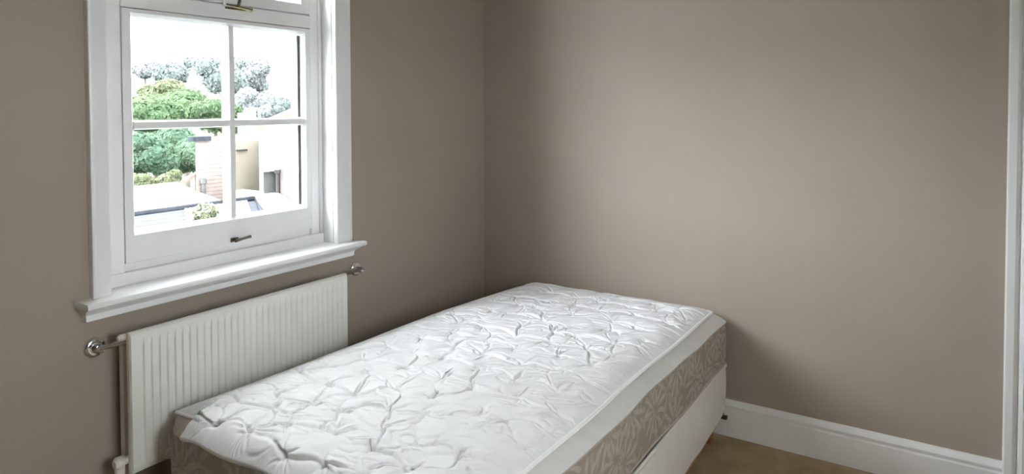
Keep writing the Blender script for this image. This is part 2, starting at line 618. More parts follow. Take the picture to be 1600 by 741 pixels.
# catch on the bottom rail
bm = bmesh.new()
box(bm, XF + 0.004, XF + 0.007, -1.470, -1.440, 0.938, 0.952)
tube(bm, [(XF + 0.007, -1.456, 0.945), (XF + 0.022, -1.456, 0.945)], 0.006, 10)
tube(bm, [(XF + 0.020, -1.462, 0.943), (XF + 0.021, -1.43, 0.947), (XF + 0.018, -1.398, 0.949)], [0.006, 0.0045, 0.0055], 10)
obj('sash_catch', bm, M['steel'], sash, smooth=False, label='dark metal casement catch on the bottom rail')

# fanlight above the transom
fan = obj('fanlight_sash', sash_frame(-1.830, -1.105, 1.776, 2.206, -1.785, -1.155, 1.822, 2.160, XF + 0.004, -0.10), G, win)
obj('pane', boxes((-0.090, -0.086, -1.789, -1.151, 1.818, 2.164)), M['glass'], fan)
bm = bmesh.new()
box(bm, XF + 0.004, XF + 0.010, -1.478, -1.398, 1.757, 1.764)
tube(bm, [(XF + 0.012, -1.478, 1.770), (XF + 0.014, -1.40, 1.764), (XF + 0.013, -1.376, 1.762)], [0.004, 0.005, 0.006], 10)
obj('fanlight_stay', bm, M['brass'], fan, label='aged brass stay lying on the transom')
bm = bmesh.new()
tube(bm, [(XF + 0.008, -1.428, 1.768), (XF + 0.012, -1.424, 1.79), (XF + 0.010, -1.432, 1.815), (XF + 0.008, -1.434, 1.93)], [0.005, 0.0055, 0.0045, 0.0045], 10)
obj('stay_arm', bm, M['steel'], fan, label='dark upright metal arm of the fanlight stay')
bm = bmesh.new()
tube(bm, [(XF + 0.008, -1.482, 1.766), (XF + 0.010, -1.481, 1.80), (XF + 0.008, -1.480, 1.93)], [0.006, 0.0045, 0.0045], 10)
obj('stay_peg', bm, G, fan, label='white painted upright peg of the fanlight stay')

# unseen window added in the right wall for fill: it lights the window wall and the open side of the bed
w2 = thing('added_fill_window', 'added unseen white window with two panes in the right wall, for fill light', 'window', (XR, -2.125, 0.95))
del w2['category']
w2['kind'] = 'structure'
xa, xb = XR + 0.08, XR + 0.14
obj('window_frame', boxes((xa, xb, W2Y0, W2Y1, W2Z0, W2Z0 + 0.06), (xa, xb, W2Y0, W2Y1, W2Z1 - 0.06, W2Z1), (xa, xb, W2Y0, W2Y0 + 0.06, W2Z0 + 0.06, W2Z1 - 0.06),
                          (xa, xb, W2Y1 - 0.06, W2Y1, W2Z0 + 0.06, W2Z1 - 0.06), (xa, xb, -2.155, -2.095, W2Z0 + 0.06, W2Z1 - 0.06)), G, w2)
for a, b in ((W2Y0 + 0.06, -2.155), (-2.095, W2Y1 - 0.06)):
    obj('pane', boxes((xa + 0.03, xa + 0.034, a, b, W2Z0 + 0.06, W2Z1 - 0.06)), M['glass'], w2)
obj('window_sill', boxes((XR - 0.08, XR + 0.08, W2Y0 - 0.07, W2Y1 + 0.07, W2Z0 - 0.04, W2Z0)), G, w2, bevel=0.006)

# ================================================================ RADIATOR
RX, RY0, RY1, RZ0, RZ1 = 0.112, -1.912, -1.078, 0.358, 0.768
rad = thing('radiator', 'white ribbed double panel radiator on the wall under the window', 'radiator', (0.06, -1.495, RZ0))


def ribbed_panel(xf, thick, y0, y1, z0, z1, n, notch=None):
    """pressed steel panel: vertical channels fading out towards the flat top and bottom seams"""
    zs = [z0, z0 + 0.004, z0 + 0.018, z0 + 0.034, z0 + 0.05, z0 + 0.12, (z0 + z1) / 2, z1 - 0.12, z1 - 0.052, z1 - 0.036, z1 - 0.020, z1 - 0.006, z1]
    k = [0, 0, 0, 0.5, 1, 1, 1, 1, 1, 0.5, 0, 0, 0]
    xo = [-0.008, -0.002, 0, 0, 0, 0, 0, 0, 0, 0, 0, -0.002, -0.008]
    ys, prof = [], []
    m0, m1 = y0 + 0.022, y1 - 0.022
    p = (m1 - m0) / n
    ys += [y0, y0 + 0.003]
    prof += [-0.008, 0]
    for i in range(n):
        c = m0 + (i + 0.5) * p
        for d, v in ((-0.30, 0), (-0.16, -0.0055), (0.16, -0.0055), (0.30, 0)):
            ys.append(c + d * p)
            prof.append(v)
    ys += [y1 - 0.003, y1]
    prof += [0, -0.008]
    V = []
    for z, kk, x in zip(zs, k, xo):
        for j, (y, v) in enumerate(zip(ys, prof)):
            e = v if (j < 2 or j >= len(ys) - 2) else v * kk
            V.append((xf + min(x, e) if (j < 2 or j >= len(ys) - 2) else xf + x + e, y, z))
    nr, nc = len(zs), len(ys)
    F = grid_faces(nr, nc).tolist()
    nb = len(V)
    V2 = [(xf - thick, y, z) for z in zs for y in ys]
    V += V2
    F += [[a + nb for a in f[::-1]] for f in F]
    for i in range(nr - 1):
        for j in (0, nc - 1):
            a, b = i * nc + j, (i + 1) * nc + j
            F.append([a, b, b + nb, a + nb])
    for j in range(nc - 1):
        for i in (0, nr - 1):
            a, b = i * nc + j, i * nc + j + 1
            F.append([a, b, b + nb, a + nb])
    return V, F


V, F = ribbed_panel(RX, 0.020, RY0, RY1, RZ0, RZ1, 33)
o = arr_mesh('front_panel', V, F, M['radiator'], rad, smooth=False)
V, F = ribbed_panel(0.044, 0.016, RY0 + 0.012, RY1 - 0.012, RZ0 + 0.004, RZ1 - 0.030, 33)
arr_mesh('back_panel', V, F, M['radiator'], rad, smooth=False)
# little corrugated convector tips showing along the top seam
bm = bmesh.new()
for i in range(33):
    c = RY0 + 0.034 + i * (RY1 - RY0 - 0.068) / 32
    box(bm, RX - 0.034, RX - 0.0195, c - 0.0095, c + 0.0095, RZ0 + 0.05, RZ1 - 0.006)
obj('convector_fin', bm, M['radiator'], rad)
bm = bmesh.new()
tube(bm, [(RX - 0.034, RY0 + 0.012, RZ1 - 0.014), (RX - 0.034, RY0 - 0.012, RZ1 - 0.014)], 0.009, 14)
tube(bm, [(RX - 0.034, RY0 - 0.012, RZ1 - 0.014), (RX - 0.034, RY0 - 0.018, RZ1 - 0.014)], 0.006, 6)
obj('bleed_plug', bm, M['radiator'], rad)
bm = bmesh.new()
tube(bm, [(RX - 0.034, RY0 + 0.012, RZ0 + 0.036), (RX - 0.034, RY0 - 0.010, RZ0 + 0.036), (RX - 0.034, RY0 - 0.012, RZ0 + 0.036), (RX - 0.034, RY0 - 0.026, RZ0 + 0.036), (RX - 0.034, RY0 - 0.034, RZ0 + 0.036)],
     [0.011, 0.011, 0.018, 0.018, 0.012], 14)
tube(bm, [(RX - 0.034, RY0 - 0.018, RZ0 + 0.05), (RX - 0.034, RY0 - 0.018, RZ0 - 0.02), (RX - 0.034, RY0 - 0.018, RZ0 - 0.10)], [0.014, 0.013, 0.008], 12)
obj('valve', bm, M['radiator'], rad)
bm = bmesh.new()
tube(bm, [(RX - 0.034, RY0 - 0.018, RZ0 - 0.09), (RX - 0.034, RY0 - 0.018, 0.0)], 0.0075, 12)
obj('pipe', bm, M['chrome'], rad)
bm = bmesh.new()
tube(bm, [(RX - 0.002, RY0 + 0.108, RZ0 + 0.018), (RX + 0.010, RY0 + 0.108, RZ0 + 0.018)], [0.016, 0.013], 18)
tube(bm, [(RX + 0.009, RY0 + 0.108, RZ0 + 0.018), (RX + 0.016, RY0 + 0.108, RZ0 + 0.018)], 0.006, 8)
obj('drain_plug', bm, M['radiator'], rad, label='round white plug low on the radiator panel')
for by in (RY0 + 0.15, RY1 - 0.18):
    obj('wall_bracket', boxes((0.001, 0.030, by, by + 0.03, RZ0 + 0.06, RZ1 - 0.06)), M['radiator'], rad)

# chrome rail on two wall cups, running behind the front panel
rail = thing('chrome_rail', 'polished chrome rail on two round wall cups, running behind the radiator', 'rail', (0, -1.445, 0.735))
ends = [(-1.956, 0.722), (-0.930, 0.742)]
tz = [(-1.962, 0.7315), (-0.955, 0.752)]
bm = bmesh.new()
tube(bm, [(0.056, tz[0][0] - 0.004, tz[0][1]), (0.056, tz[1][0] + 0.010, tz[1][1])], 0.0075, 16)
obj('tube', bm, M['chrome'], rail, smooth=True)
for (cy, cz), (ty, t_z) in zip(ends, tz):
    bm = bmesh.new()
    lathe_x(bm, cy, cz, [(0.0, 0.029), (0.004, 0.029), (0.008, 0.026), (0.011, 0.019), (0.010, 0.016), (0.012, 0.013)])
    fl = obj('wall_cup', bm, M['chrome'], rail, smooth=True)
    bm = bmesh.new()
    tube(bm, [(0.008, cy, cz), (0.035, cy, cz + 0.002), (0.050, (cy + ty) / 2, (cz + t_z) / 2), (0.058, ty, t_z)], [0.012, 0.011, 0.011, 0.011], 16)
    obj('post', bm, M['chrome'], rail, smooth=True)


# ================================================================ BED BASE
def rounded_poly(pts, radii, seg=8):
    """polygon with rounded corners, returned as a dense list of 2D points (counter-clockwise)"""
    out = []
    n = len(pts)
    for i in range(n):
        p = Vector(pts[i])
        a = (Vector(pts[i - 1]) - p).normalized()
        b = (Vector(pts[(i + 1) % n]) - p).normalized()
        ang = a.angle(b)
        r = radii[i]
        d = r / math.tan(ang / 2)
        c = p + (a + b).normalized() * (r / math.sin(ang / 2))
        s, e = p + a * d - c, p + b * d - c
        a0, a1 = math.atan2(s.y, s.x), math.atan2(e.y, e.x)
        while a1 < a0:
            a1 += 2 * math.pi
        if a1 - a0 > math.pi:
            a1 -= 2 * math.pi
        for k in range(seg + 1):
            t = a0 + (a1 - a0) * k / seg
            out.append((c.x + r * math.cos(t), c.y + r * math.sin(t)))
    return out


def densify(pts, step):
    out = []
    n = len(pts)
    for i in range(n):
        a, b = Vector(pts[i]), Vector(pts[(i + 1) % n])
        k = max(1, int((b - a).length / step))
        for j in range(k):
            q = a.lerp(b, j / k)
            out.append((q.x, q.y))
    return out


base = thing('bed_base', 'cream fabric covered single bed base on short timber legs beneath the mattress', 'bed base', (0.75, -0.95, 0))


def hem(x, y):
    t = np.interp(-y, [0.03, 0.045, 0.07, 0.20, 0.55, 0.95, 1.85], [0.150, 0.118, 0.104, 0.092, 0.074, 0.066, 0.06])
    return float(t) if x > 0.8 else 0.07


def basetop(y):
    return 0.310 - 0.018 * min(1, max(0, -y / 1.0))


outline = densify(rounded_poly([(0.235, -1.835), (1.272, -1.845), (1.277, -0.032), (0.27, -0.032)], [0.035, 0.035, 0.014, 0.03], 5), 0.03)
bm = bmesh.new()
lev = [(0.0, -0.004), (0.03, 0.0), (0.3, 0.003), (0.6, 0.004), (0.9, 0.002), (0.97, -0.001), (1.0, -0.008)]
cx, cy = 0.75, -0.94
rings = []
for t, off in lev:
    ring = []
    for (x, y) in outline:
        d = Vector((x - cx, (y - cy) * 0.6)).normalized()
        z = hem(x, y) + (basetop(y) - hem(x, y)) * t
        wob = 0.0015 * math.sin(y * 31 + t * 4) + 0.001 * math.sin(x * 40 + y * 17)
        ring.append((x + d.x * (off + wob), y + d.y * (off + wob), z))
    rings.append(ring)
loft(bm, rings)
obj('upholstery', bm, M['cover'], base, smooth=False)
# seam line round the top of the cover
bm = bmesh.new()
tube(bm, [(x, y, basetop(y) + 0.002) for x, y in outline], 0.0075, 8, closed=True)
obj('top_seam', bm, M['cover'], base, smooth=True)
# timber carcass rail just under the fabric, right side and foot
bm = bmesh.new()
loft(bm, [[(1.240, y, hem(1.2, y) - 0.016), (1.268, y, hem(1.2, y) - 0.016), (1.268, y, hem(1.2, y) + 0.025), (1.240, y, hem(1.2, y) + 0.025)] for y in (-1.80, -1.3, -0.95, -0.55, -0.3, -0.2, -0.10)])
obj('timber_rail', bm, M['timber'], base)
obj('timber_rail', boxes((0.26, 1.232, -1.825, -1.79, 0.055, 0.10)), M['timber'], base, bevel=0.002)
obj('timber_rail', boxes((0.28, 0.31, -1.78, -0.06, 0.055, 0.10)), M['timber'], base, bevel=0.002)
obj('timber_rail', boxes((0.32, 1.232, -0.075, -0.045, 0.09, 0.14)), M['timber'], base, bevel=0.002)
for lx, ly in ((1.222, -0.118), (1.212, -1.74), (0.33, -0.14), (0.29, -1.76)):
    bm = bmesh.new()
    loft(bm, [[(lx - a, ly - a, z), (lx + a, ly - a, z), (lx + a, ly + a, z), (lx - a, ly + a, z)] for z, a in ((0.0, 0.021), (0.06, 0.024), (0.125, 0.026))])
    obj('leg', bm, M['timber'], base, bevel=0.002)
bm = bmesh.new()
tube(bm, [(1.262, -0.044, 0.15), (1.262, -0.044, 0.085)], 0.010, 10)
box(bm, 1.235, 1.285, -0.052, -0.034, 0.082, 0.094)
obj('corner_bracket', bm, M['dark'], base, label='small dark bracket at the back corner of the base')

# ================================================================ MATTRESS
mt = thing('mattress', 'white tufted quilted single mattress with taupe floral sides on the bed base', 'mattress', (0.75, -0.95, 0.30))
EDGE = 0.530                       # height of the piping


def edge_z(x, y):
    return 0.531 - 0.012 * np.clip((-y - 0.9) / 0.9, 0, 1) - 0.010 * np.clip((0.45 - x) / 0.3, 0, 1) * np.clip((-y - 1.2) / 0.6, 0, 1)


def xl(y):                         # piping along the wall side
    return np.interp(y, [-1.84, -1.80, -1.45, -1.1, -0.65, -0.25, 0], [0.150, 0.153, 0.198, 0.228, 0.245, 0.295, 0.335])


def xr(y):                         # piping along the open side
    return np.interp(y, [-1.86, -1.55, -0.9, -0.3, 0], [1.205, 1.211, 1.218, 1.224, 1.228]) + 0.003 * np.sin(np.asarray(y) * 9)


# tuft positions on a loose staggered lattice
sites = []
row = 0
yy = -1.93
while yy < 0.05:
    xx = 0.02 + (row % 2) * 0.07
    while xx < 1.35:
        sites.append((xx + rng.uniform(-0.026, 0.026), yy + rng.uniform(-0.024, 0.024)))
        xx += 0.14
    yy += 0.112
    row += 1
sites = np.array(sites)


def quilt(X, Y):
    """height of the tufted quilting over the flat pad"""
    X = X.astype(np.float64)
    Y = Y.astype(np.float64)
    wx = X + 0.007 * np.sin(Y * 41 + 3 * np.sin(X * 13)) + 0.004 * np.sin(X * 67 + Y * 29)
    wy = Y + 0.007 * np.sin(X * 37 + 2 * np.sin(Y * 17)) + 0.004 * np.sin(Y * 71 - X * 23)
    H = np.zeros_like(X)
    d1 = np.full_like(X, 9.0)
    for sx, sy in sites:
        d1 = np.minimum(d1, np.hypot(wx - sx, wy - sy))
    H += 0.0095 * (1 - np.exp(-(d1 / 0.046) ** 1.4)) - 0.007 * np.exp(-(d1 / 0.010) ** 2)
    r2 = np.random.default_rng(5)

    def crease(a, b, depth, width, curve):
        """folded valley from a to b: a sharp pinch with a soft roll on one side"""
        nonlocal H
        a = np.array(a)
        b = np.array(b)
        t = b - a
        ln = np.hypot(*t)
        t = t / ln
        n = np.array((-t[1], t[0]))
        pad = 0.06
        m = (wx > min(a[0], b[0]) - pad) & (wx < max(a[0], b[0]) + pad) & (wy > min(a[1], b[1]) - pad) & (wy < max(a[1], b[1]) + pad)
        if not m.any():
            return
        px, py = wx[m] - a[0], wy[m] - a[1]
        s = (px * t[0] + py * t[1]) / ln
        d = px * n[0] + py * n[1] - curve * ln * np.sin(np.clip(s, 0, 1) * math.pi)
        env = np.clip(1 - np.abs(s - 0.45) / 0.62, 0, 1) ** 0.6
        q = d / width
        H[m] += env * depth * 1.75 * (-np.exp(-q * q) + 0.30 * np.exp(-((q - 2.4) / 1.8) ** 2))
    n = len(sites)
    for i in range(n):
        dv = sites - sites[i]
        dist = np.hypot(dv[:, 0], dv[:, 1])
        for j in np.where((dist > 0.01) & (dist < 0.19))[0]:
            if j < i:
                continue
            horiz = abs(dv[j, 0]) > abs(dv[j, 1])
            if r2.random() < (0.8 if horiz else 0.5):
                crease(sites[i], sites[j], r2.uniform(0.002, 0.0062) * (1.0 if horiz else 0.7), r2.uniform(0.0024, 0.0055), r2.uniform(-0.16, 0.16))
        for k in range(7):
            a = r2.normal(0.25, 0.7) + (math.pi if r2.random() < 0.5 else 0)
            ln = r2.uniform(0.03, 0.085)
            crease(sites[i] + r2.normal(0, 0.006, 2), sites[i] + ln * np.array((math.cos(a), math.sin(a))), r2.uniform(0.0012, 0.0045), r2.uniform(0.0018, 0.0042), r2.uniform(-0.2, 0.2))
    for k in range(800):
        c = np.array((r2.uniform(0.15, 1.22), r2.uniform(-1.86, -0.05)))
        a = r2.normal(0.5, 0.45)
        ln = r2.uniform(0.03, 0.09)
        v = 0.5 * ln * np.array((math.cos(a), math.sin(a)))
        crease(c - v, c + v, r2.uniform(0.0008, 0.0028), r2.uniform(0.002, 0.006), r2.uniform(-0.2, 0.2))
    for k in range(26):
        f = r2.uniform(25, 120)
        a = r2.uniform(0, math.pi)
        H += 0.012 / f * np.sin(f * (wx * math.cos(a) + wy * math.sin(a)) + r2.uniform(0, 6.28))
    return H


def corner_inset(y):
    """how far the outline pulls in near the two ends, for the rounded corners (left, right)"""
    y = np.asarray(y, dtype=np.float64)
    def rnd(d, r):
        d = np.clip(d, 0, r)
        return r - np.sqrt(np.maximum(r * r - (r - d) ** 2, 0))
    back = -0.045 - y
    front = y + 1.800
    return rnd(back, 0.10) + rnd(front, 0.012), rnd(back, 0.035) + rnd(front, 0.01)


NU, NV = 420, 640
v = np.linspace(0, 1, NV)
ys = -1.800 + (1.800 - 0.045) * v
# crowd rows close to the ends for clean rounded corners
U = np.linspace(0, 1, NU)
li, ri = corner_inset(ys)
x0 = xl(ys) + li
x1 = xr(ys) - ri
XX = x0[:, None] + (x1 - x0)[:, None] * U[None, :]
YY = np.repeat(ys[:, None], NU, 1)
Q = quilt(XX, YY)
eu = np.minimum(np.minimum((XX - x0[:, None]), (x1[:, None] - XX)), -0.045 - YY + 0.0)
eu = np.minimum(eu, (YY + 1.800) + 0.2 * np.clip((XX - 0.245) / 0.06, 0, 1))
eu = np.clip(eu, 0, None)
mask = 1 - np.exp(-(eu / 0.035) ** 1.3)
fade = np.clip(eu / 0.11, 0, 1)
bulge = 0.030 * np.sin(np.pi / 2 * fade) ** 0.8
ZZ = edge_z(XX, YY) + bulge + (Q - 0.004) * mask
top = arr_mesh('quilted_top', np.stack([XX, YY, ZZ], -1).reshape(-1, 3), grid_faces(NV, NU), M['quilt'], mt)

# the quilting rolls on over the foot edge (no piping there)
NR = 22
xs = np.linspace(0.275, 1.205, 420)
yr = np.linspace(-1.800, -1.868, NR)
XF2 = np.repeat(xs[None, :], NR, 0)
YF2 = np.repeat(yr[:, None], len(xs), 1)
t = np.linspace(0, 1, NR)[:, None]
e0 = np.clip(np.minimum(np.minimum(XF2 - 0.155, xr(-1.8) - XF2), 0.2 * np.clip((XF2 - 0.245) / 0.06, 0, 1)), 0, None)
b0 = 0.030 * np.sin(np.pi / 2 * np.clip(e0 / 0.11, 0, 1)) ** 0.8
m0 = 1 - np.exp(-(e0 / 0.035) ** 1.3)
Zs = edge_z(XF2, YF2 * 0 - 1.8) + b0 + (quilt(XF2, YF2) - 0.004) * m0 * (1 - t ** 3)
Zs = Zs * (1 - t ** 1.7) + (0.494 + 0.020 * (XF2 - 0.285) / 0.9) * t ** 1.7
Ys = YF2 + 0.004 * np.sin(XF2 * 23) * t - 0.9 * (quilt(XF2, YF2) - 0.006) * m0 * np.sin(np.pi * np.clip(t, 0, 1)) ** 0.7
# turned-under hem
last = np.stack([XF2[-1], Ys[-1] + 0.004, Zs[-1] - 0.010], -1)
VV = np.concatenate([np.stack([XF2, Ys, Zs], -1).reshape(-1, 3), last])
arr_mesh('quilted_border', VV, grid_faces(NR + 1, len(xs)), M['quilt'], mt)

# outline of the patterned wall, of the band above it and of the piping
YB = -0.040


def side_pts(off, foot, turn=False):
    """right, back and left runs, from the foot corner round to the foot corner"""
    p = []
    for y in np.linspace(foot, YB - 0.03, 70):
        p.append((float(xr(y)) + off[0] * 1.0, y))
    for k in range(1, 7):
        a = k / 7 * math.pi / 2
        p.append((float(xr(YB)) + off[0] - 0.03 * (1 - math.cos(a)), YB - 0.03 + (0.03 + off[1]) * math.sin(a)))
    for x in np.linspace(float(xr(YB)) + off[0] - 0.035, float(xl(YB)) + 0.11, 40):
        p.append((float(x), YB + off[1]))
    R_ = 0.10
    for k in range(1, 11):
        a = k / 11 * math.pi / 2
        p.append((float(xl(YB)) + R_ - (R_ + off[2]) * math.sin(a), YB - R_ + (R_ + off[1]) * math.cos(a)))
    fr_ = 0.055 if foot < -1.83 else 0.0
    for y in np.linspace(YB - R_ - 0.01, foot + fr_, 70):
        p.append((float(xl(y)) - off[2] * min(1, max(0, (y + 1.75) / 0.4)), y))
    if turn:
        for k in range(1, 9):
            a = k / 8 * math.pi / 2
            q = k / 8
            p.append((float(xl(-1.80)) + 0.087 * q - 0.006 * math.sin(math.pi * q), foot + fr_ * (1 - q) - 0.004 * math.sin(math.pi * q)))
    return p


def strip(lo, hi, name, material, steps=5, belly=0.0, parent=mt):
    """surface between two equal-length 3D runs"""
    lo = np.array(lo)
    hi = np.array(hi)
    rows = []
    for k in range(steps + 1):
        s = k / steps
        r = lo * (1 - s) + hi * s
        if belly:
            c = np.array([0.75, -0.95, 0])
            d = r - c
            d[:, 2] = 0
            d /= np.linalg.norm(d, axis=1)[:, None]
            r = r + d * belly * math.sin(math.pi * s)
        rows.append(r)
    return arr_mesh(name, np.concatenate(rows), grid_faces(steps + 1, len(lo)), material, parent)


OUT = (0.058, 0.010, 0.020)
outer = side_pts(OUT, -1.862)
outer_turn = side_pts(OUT, -1.862, True)
pip = side_pts((0.0, -0.005, 0.0), -1.800)


def band_z(x, y):
    return 0.505 - 0.012 * min(1, max(0, (-y - 0.9) / 0.9)) + 0.003 * math.sin(y * 7.3) + 0.002 * math.sin(y * 19)


def mbot(x, y):
    return basetop(y) + 0.013 + 0.0015 * math.sin(y * 13)


hi = [(x, y, float(edge_z(x, y))) for x, y in pip]
mid = [(x + 0.0, y, band_z(x, y)) for x, y in outer]
strip(mid, hi, 'border_band', M['band'], 4, 0.004)
low = [(x - (0.004 if x > 0.7 else -0.004), y, mbot(x, y)) for x, y in outer_turn]
walltop = [(x - (0.004 if x > 0.7 else -0.004), y, band_z(x, y) - 0.001) for x, y in outer_turn]
# close the ring along the foot
fx = np.linspace(walltop[-1][0], walltop[0][0], 40)[1:-1]
foot_top = [(float(x), -1.862, float(np.interp(x, [0.15, 0.285, 1.2], [0.485, 0.489, 0.497]))) for x in fx]
foot_low = [(float(x), -1.858, mbot(x, -1.86)) for x in fx]
ring_top = walltop + foot_top + [walltop[0]]
ring_low = low + foot_low + [low[0]]
strip(ring_low, ring_top, 'side_panel', M['damask'], 8, 0.007)
bm = bmesh.new()
tube(bm, [(x, y, z) for x, y, z in hi], 0.0062, 8)
obj('piping', bm, M['piping'], mt, smooth=True)
bm = bmesh.new()
tube(bm, [(float(x), -1.802 + 0.010 * (x - 0.15), float(edge_z(x, -1.8)) + 0.001) for x in np.linspace(0.150, 0.292, 12)], 0.0048, 8)
obj('piping', bm, M['piping'], mt, smooth=True)
# dark seam cord where the band meets the patterned wall, and the lower seam
bm = bmesh.new()
tube(bm, [(x - 0.001, y, z - 0.003) for x, y, z in mid], 0.0032, 6)
obj('band_seam', bm, M['ticking'], mt, smooth=True)
bm = bmesh.new()
tube(bm, [(x, y, z + 0.004) for x, y, z in ring_low[:-1]], 0.0050, 8, closed=True)
obj('lower_seam', bm, M['ticking'], mt, smooth=True)
# bare taupe gusset at the foot corner, where the quilting is cut away
n = 24
rows = []
for s_ in np.linspace(0, 1, 8):
    r_ = []
    for q in np.linspace(0, 1, n):
        # upper run along the piping, lower run along the rounded top of the patterned wall
        xt, yt = 0.150 + 0.18 * q, -1.798
        if q < 0.5:
            a = q / 0.5
            xb, yb = 0.153 + 0.087 * a - 0.006 * math.sin(math.pi * a), -1.862 + 0.055 * (1 - a) - 0.004 * math.sin(math.pi * a)
        else:
            xb, yb = 0.240 + (q - 0.5) / 0.5 * 0.10, -1.862
        zt, zb = float(edge_z(xt, -1.8)) - 0.001, 0.484
        k = s_ ** 1.5
        r_.append((xt * (1 - s_) + xb * s_, yt * (1 - s_) + yb * s_, zt * (1 - k) + zb * k))
    rows.append(np.array(r_))
arr_mesh('corner_gusset', np.concatenate(rows), grid_faces(8, n), M['ticking'], mt)

# ================================================================ OUTSIDE
ground = obj('ground', bm := bmesh.new(), M['grass']) if False else None
NX, NY = 60, 60
gx = np.linspace(-1, -130, NX)
gy = np.linspace(-60, 140, NY)
GX, GYY = np.meshgrid(gx, gy, indexing='ij')
GZ = np.interp(-GX, [0, 14, 24, 45, 60, 90, 130], [-4.2, -4.2, -3.2, 1.2, 2.6, 4.0, 4.6]) + 0.3 * np.sin(GX * 0.2) * np.sin(GYY * 0.15)
hill = arr_mesh('hillside', np.stack([GX, GYY, GZ], -1).reshape(-1, 3), grid_faces(NX, NY), M['grass'])
structure(hill, 'pale green meadow rising to the horizon')
structure(obj('garden_ground', boxes((-1.0, 40, -80, 60, -4.4, -4.2)), M['grass']))


def ground_z(x):
    return float(np.interp(-x, [0, 14, 24, 45, 60, 90, 130], [-4.2, -4.2, -3.2, 1.2, 2.6, 4.0, 4.6]))


# flat grey roof just below the window, its lead edge, the pale roof behind
fr = thing('flat_roof', 'blue grey flat roof with a dark lead edge just outside the window', 'roof', (-6, 1.0, -4.2))
bm = bmesh.new()
prism(bm, [(-2.2, -4.0), (-8.0, -1.5), (-8.0, 4.5), (-6.2, 3.32), (-2.2, 0.7)], -4.2, -0.19)
obj('roof_deck', bm, M['slate'], fr)
bm = bmesh.new()
for i in range(9):
    x = -5.0 - i * 0.34
    slab(bm, [(x, -1.4, -0.174), (x, 0.62 * (-x) - 1.05, -0.174), (x - 0.345, 0.62 * (-x) - 1.0, -0.178), (x - 0.345, -1.4, -0.178)], 0.012)
oo = obj('slate_course', bm, M['slate'], fr)
bm = bmesh.new()
tube(bm, [(-8.0, -1.5, -0.16), (-8.0, 4.5, -0.16), (-6.2, 3.32, -0.16)], 0.05, 8)
obj('lead_edge', bm, M['lead'], fr)
bm = bmesh.new()
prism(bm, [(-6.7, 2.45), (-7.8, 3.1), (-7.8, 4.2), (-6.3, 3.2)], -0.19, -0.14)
obj('pale_patch', bm, M['pale_roof'], fr, label='pale square of the flat roof')

wr = thing('white_roof', 'low white roof between the grey flat roof and the trees', 'roof', (-9, 3, -4.2))
bm = bmesh.new()
prism(bm, [(-8.06, -1.5), (-10.0, -0.5), (-10.0, 4.32), (-8.96, 4.02), (-8.06, 4.0)], -4.2, -0.1, [-0.17, 0.02, 0.03, -0.04, -0.17])
obj('roof_plane', bm, M['pale_roof'], wr)

hs = thing('brick_house', 'pale pink brick house end with dark coping beyond the white roof', 'house', (-10, 4.7, -4.2))
bm = bmesh.new()
prism(bm, [(-9.0, 4.05), (-9.0, 4.81), (-10.3, 5.75), (-10.3, 5.0)], -4.2, 0.83)
w = obj('brick_wall', bm, M['brick'], hs)
bm = boxes((-9.10, -8.94, 3.98, 4.32, 0.82, 0.90))
obj('dark_coping', bm, M['lead'], hs)
bm = bmesh.new()
for i in range(18):
    box(bm, -9.0, -8.994, 4.06, 4.80, -0.42 + i * 0.068, -0.42 + i * 0.068 + 0.056)
obj('brick_course', bm, M['brick'], w)
bm = bmesh.new()
tube(bm, [(-8.95, 4.16, 0.10), (-8.95, 4.16, -0.40)], 0.035, 8)
tube(bm, [(-8.95, 4.16, 0.16), (-8.95, 4.16, 0.08)], 0.055, 8)
obj('drainpipe', bm, M['grey_gate'], hs)
bm = bmesh.new()
slab(bm, [(-9.02, 4.05, 0.24), (-9.6, 4.46, 0.24), (-9.6, 4.18, 0.13), (-9.02, 3.77, 0.13)], 0.05)
obj('tiled_lean_to', bm, M['tile'], hs)
bm = bmesh.new()
prism(bm, [(-9.02, 4.815), (-9.02, 5.36), (-10.3, 6.30), (-10.3, 5.76)], -4.2, 0.78)
obj('cream_wall', bm, M['cream'], hs)
obj('window_ledge', boxes((-9.03, -8.97, 4.87, 5.08, 0.60, 0.625)), M['lead'], hs)

gh = thing('gabled_house', 'white gabled house with a terracotta verge at the right of the view', 'house', (-9, 6, -4.2))
bm = bmesh.new()
v = [(-8.0, 4.62), (-8.0, 7.6), (-13, 11.5), (-13, 8.5)]
prism(bm, v, 0.28, 1.0, [1.05, 2.05, 2.05, 1.05])
obj('rendered_wall', bm, M['render'], gh)
bm = bmesh.new()
slab(bm, [(-7.9, 4.50, 1.07), (-7.9, 7.6, 2.12), (-13, 11.5, 2.12), (-13, 8.5, 1.07)], 0.05)
obj('tiled_roof', bm, M['tile'], gh)
bm = bmesh.new()
prism(bm, [(-8.1, 4.76), (-8.1, 5.02), (-10, 6.6), (-10, 6.28)], -4.2, 0.28)
obj('grey_door', bm, M['grey_gate'], gh)
bm = bmesh.new()
prism(bm, [(-8.02, 5.03), (-6.1, 4.05), (-6.1, 6.5), (-8.02, 7.5)], -4.2, 0.30)
wl = obj('rose_brick_wall', bm, M['redbrick'], gh)
bm = bmesh.new()
tube(bm, [(-8.0, 4.99, 0.26), (-8.0, 4.99, -0.3)], 0.05, 10)
tube(bm, [(-8.0, 4.99, 0.30), (-8.0, 4.99, 0.24)], 0.08, 10)
obj('black_drainpipe', bm, M['dark'], gh)
bm = bmesh.new()
prism(bm, [(-10.0, 5.62), (-10.0, 5.95), (-10.28, 6.14), (-10.28, 5.80)], 0.76, 1.29)
obj('chimney', bm, M['render'], hs)
wr2 = thing('lower_white_roof', 'bright white flat roof in front of the rose brick wall', 'roof', (-7, 4, -4.2))
bm = bmesh.new()
